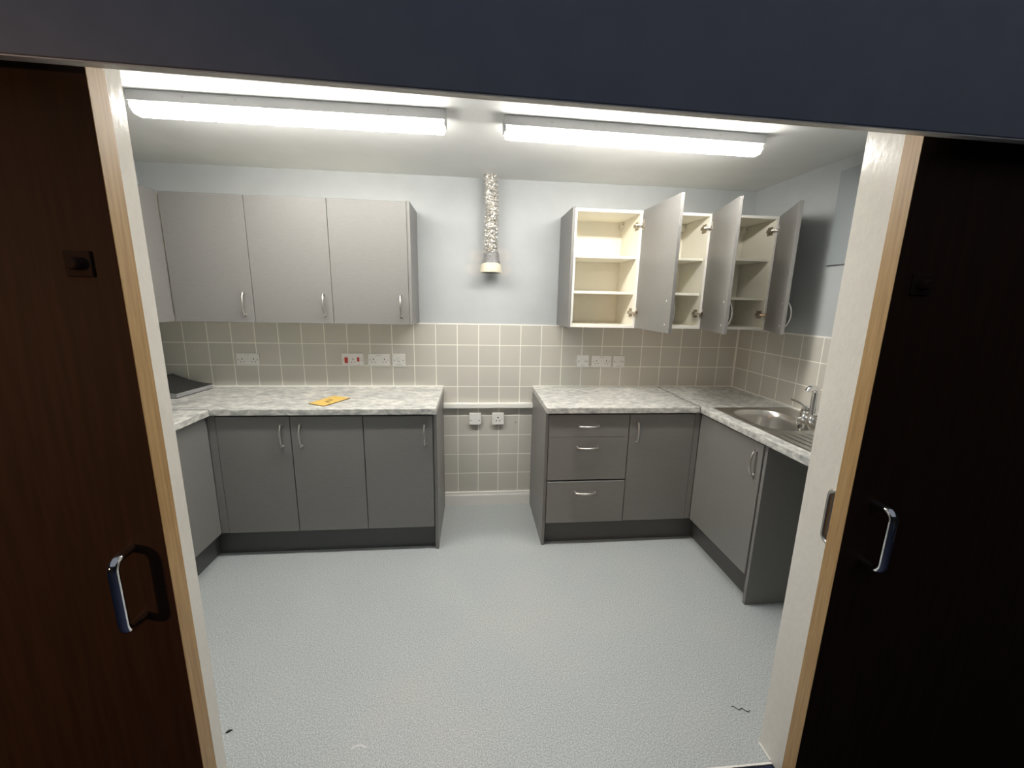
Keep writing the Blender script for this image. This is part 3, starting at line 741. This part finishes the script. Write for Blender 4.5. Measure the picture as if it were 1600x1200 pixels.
# binder lying at the back of the left worktop
bx, by = -1.470, -0.060
t = thing('ring_binder', (bx, by, ZW), 'black ring binder full of paper at the left end of the worktop', 'binder')
ang = math.atan2(-0.287, -0.034) + math.pi / 2      # direction of the long near edge
def bl(u, v_, z):     # u: from the open edge towards the spine (-x), v: towards the camera
    d1 = Vector((-0.118, -0.993, 0)).normalized(); d2 = Vector((-0.993, 0.118, 0)).normalized()
    return Vector((bx, by, 0)) + d1 * v_ + d2 * u + Vector((0, 0, z))
def board(bm, us, zf, th, v0, v1):
    lo = [[bm.verts.new(bl(u, v_, zf(u) + dz)) for v_ in (v0, v1) for dz in (0, th)] for u in us]
    for a_, c_ in zip(lo, lo[1:]):
        for i, j in ((0, 1), (1, 3), (3, 2), (2, 0)): bm.faces.new((a_[i], a_[j], c_[j], c_[i]))
    bm.faces.new([lo[0][i] for i in (0, 1, 3, 2)]); bm.faces.new([lo[-1][i] for i in (0, 1, 3, 2)])
us = [i * 0.026 for i in range(11)]
zt_ = lambda u: ZW + 0.030 + 0.016 * (u / 0.26) + 0.045 * (u / 0.26) ** 2.2
bm = BM(); board(bm, us, lambda u: ZW + 0.0005, 0.003, 0.0, 0.290); obj('back_cover', bm, 'binder', t)
bm = BM(); board(bm, us, zt_, 0.0035, 0.0, 0.290); obj('front_cover', bm, 'binder', t)
bm = BM()
lo_ = [[bm.verts.new(bl(u, v_, z)) for v_ in (0.006, 0.283) for z in (ZW + 0.004, zt_(u) - 0.0006)] for u in [0.004 + k * 0.0243 for k in range(11)]]
for a_, c_ in zip(lo_, lo_[1:]):
    for i, j in ((0, 1), (1, 3), (3, 2), (2, 0)): bm.faces.new((a_[i], a_[j], c_[j], c_[i]))
bm.faces.new([lo_[0][i] for i in (0, 1, 3, 2)]); bm.faces.new([lo_[-1][i] for i in (0, 1, 3, 2)])
obj('paper_stack', bm, 'paper', t)
bm = BM(); board(bm, [0.2605, 0.2635], lambda u: ZW + 0.0005, 0.094, 0.0, 0.290); obj('spine', bm, 'binder', t)
# yellow booklet
c4 = [Vector((-0.695, -0.4895, 0)), Vector((-0.588, -0.549, 0)), Vector((-0.497, -0.358, 0)), Vector((-0.612, -0.298, 0))]
t = thing('booklet', (-0.598, -0.424, ZW), 'small yellow booklet lying on the left worktop', 'booklet')
def quad(bm, c4, z0, z1, lift=0.0):
    a_ = [bm.verts.new((p.x, p.y, z0)) for p in c4]; b_ = [bm.verts.new((p.x, p.y, z1 + (lift if i == 2 else 0))) for i, p in enumerate(c4)]
    bm.faces.new(a_); bm.faces.new(b_)
    for i in range(4): bm.faces.new((a_[i], a_[(i + 1) % 4], b_[(i + 1) % 4], b_[i]))
bm = BM(); quad(bm, c4, ZW + 0.0004, ZW + 0.0045); obj('pages', bm, 'brown', t)
cen = sum(c4, Vector()) / 4
bm = BM(); quad(bm, [cen + (p - cen) * 0.995 for p in c4], ZW + 0.0046, ZW + 0.0056); cv = obj('cover', bm, 'gold', t)
U = (c4[1] - c4[0]).normalized(); V = (c4[3] - c4[0]).normalized()
bm = BM()
for (u, v_, du, dv_) in ((0.045, 0.115, 0.030, 0.010), (0.048, 0.098, 0.014, 0.012), (0.070, 0.098, 0.010, 0.012), (0.060, 0.066, 0.034, 0.018)):
    o_ = c4[0] + U * u + V * v_
    quad(bm, [o_, o_ + U * du, o_ + U * du + V * dv_, o_ + V * dv_], ZW + 0.0057, ZW + 0.0059)
obj('cover_print', bm, 'brown', cv)
# thread and crumb on the floor
random.seed(2)
bm = BM(); tube(bm, [(1.268 + 0.008 * k, -1.676 - 0.0028 * k + 0.006 * math.sin(k * 1.7), 0.0022) for k in range(9)], 0.0011, 6)
tag(obj('thread', bm, 'black'), 'short dark thread on the floor near the right jamb', 'thread')
bm = BM(); tube(bm, [(-0.619, -1.628, 0.0035), (-0.611, -1.622, 0.004), (-0.602, -1.618, 0.003)], [0.002, 0.0035, 0.0015], 8)
tag(obj('crumb', bm, 'black'), 'dark crumb on the floor beside the left jamb', 'debris')
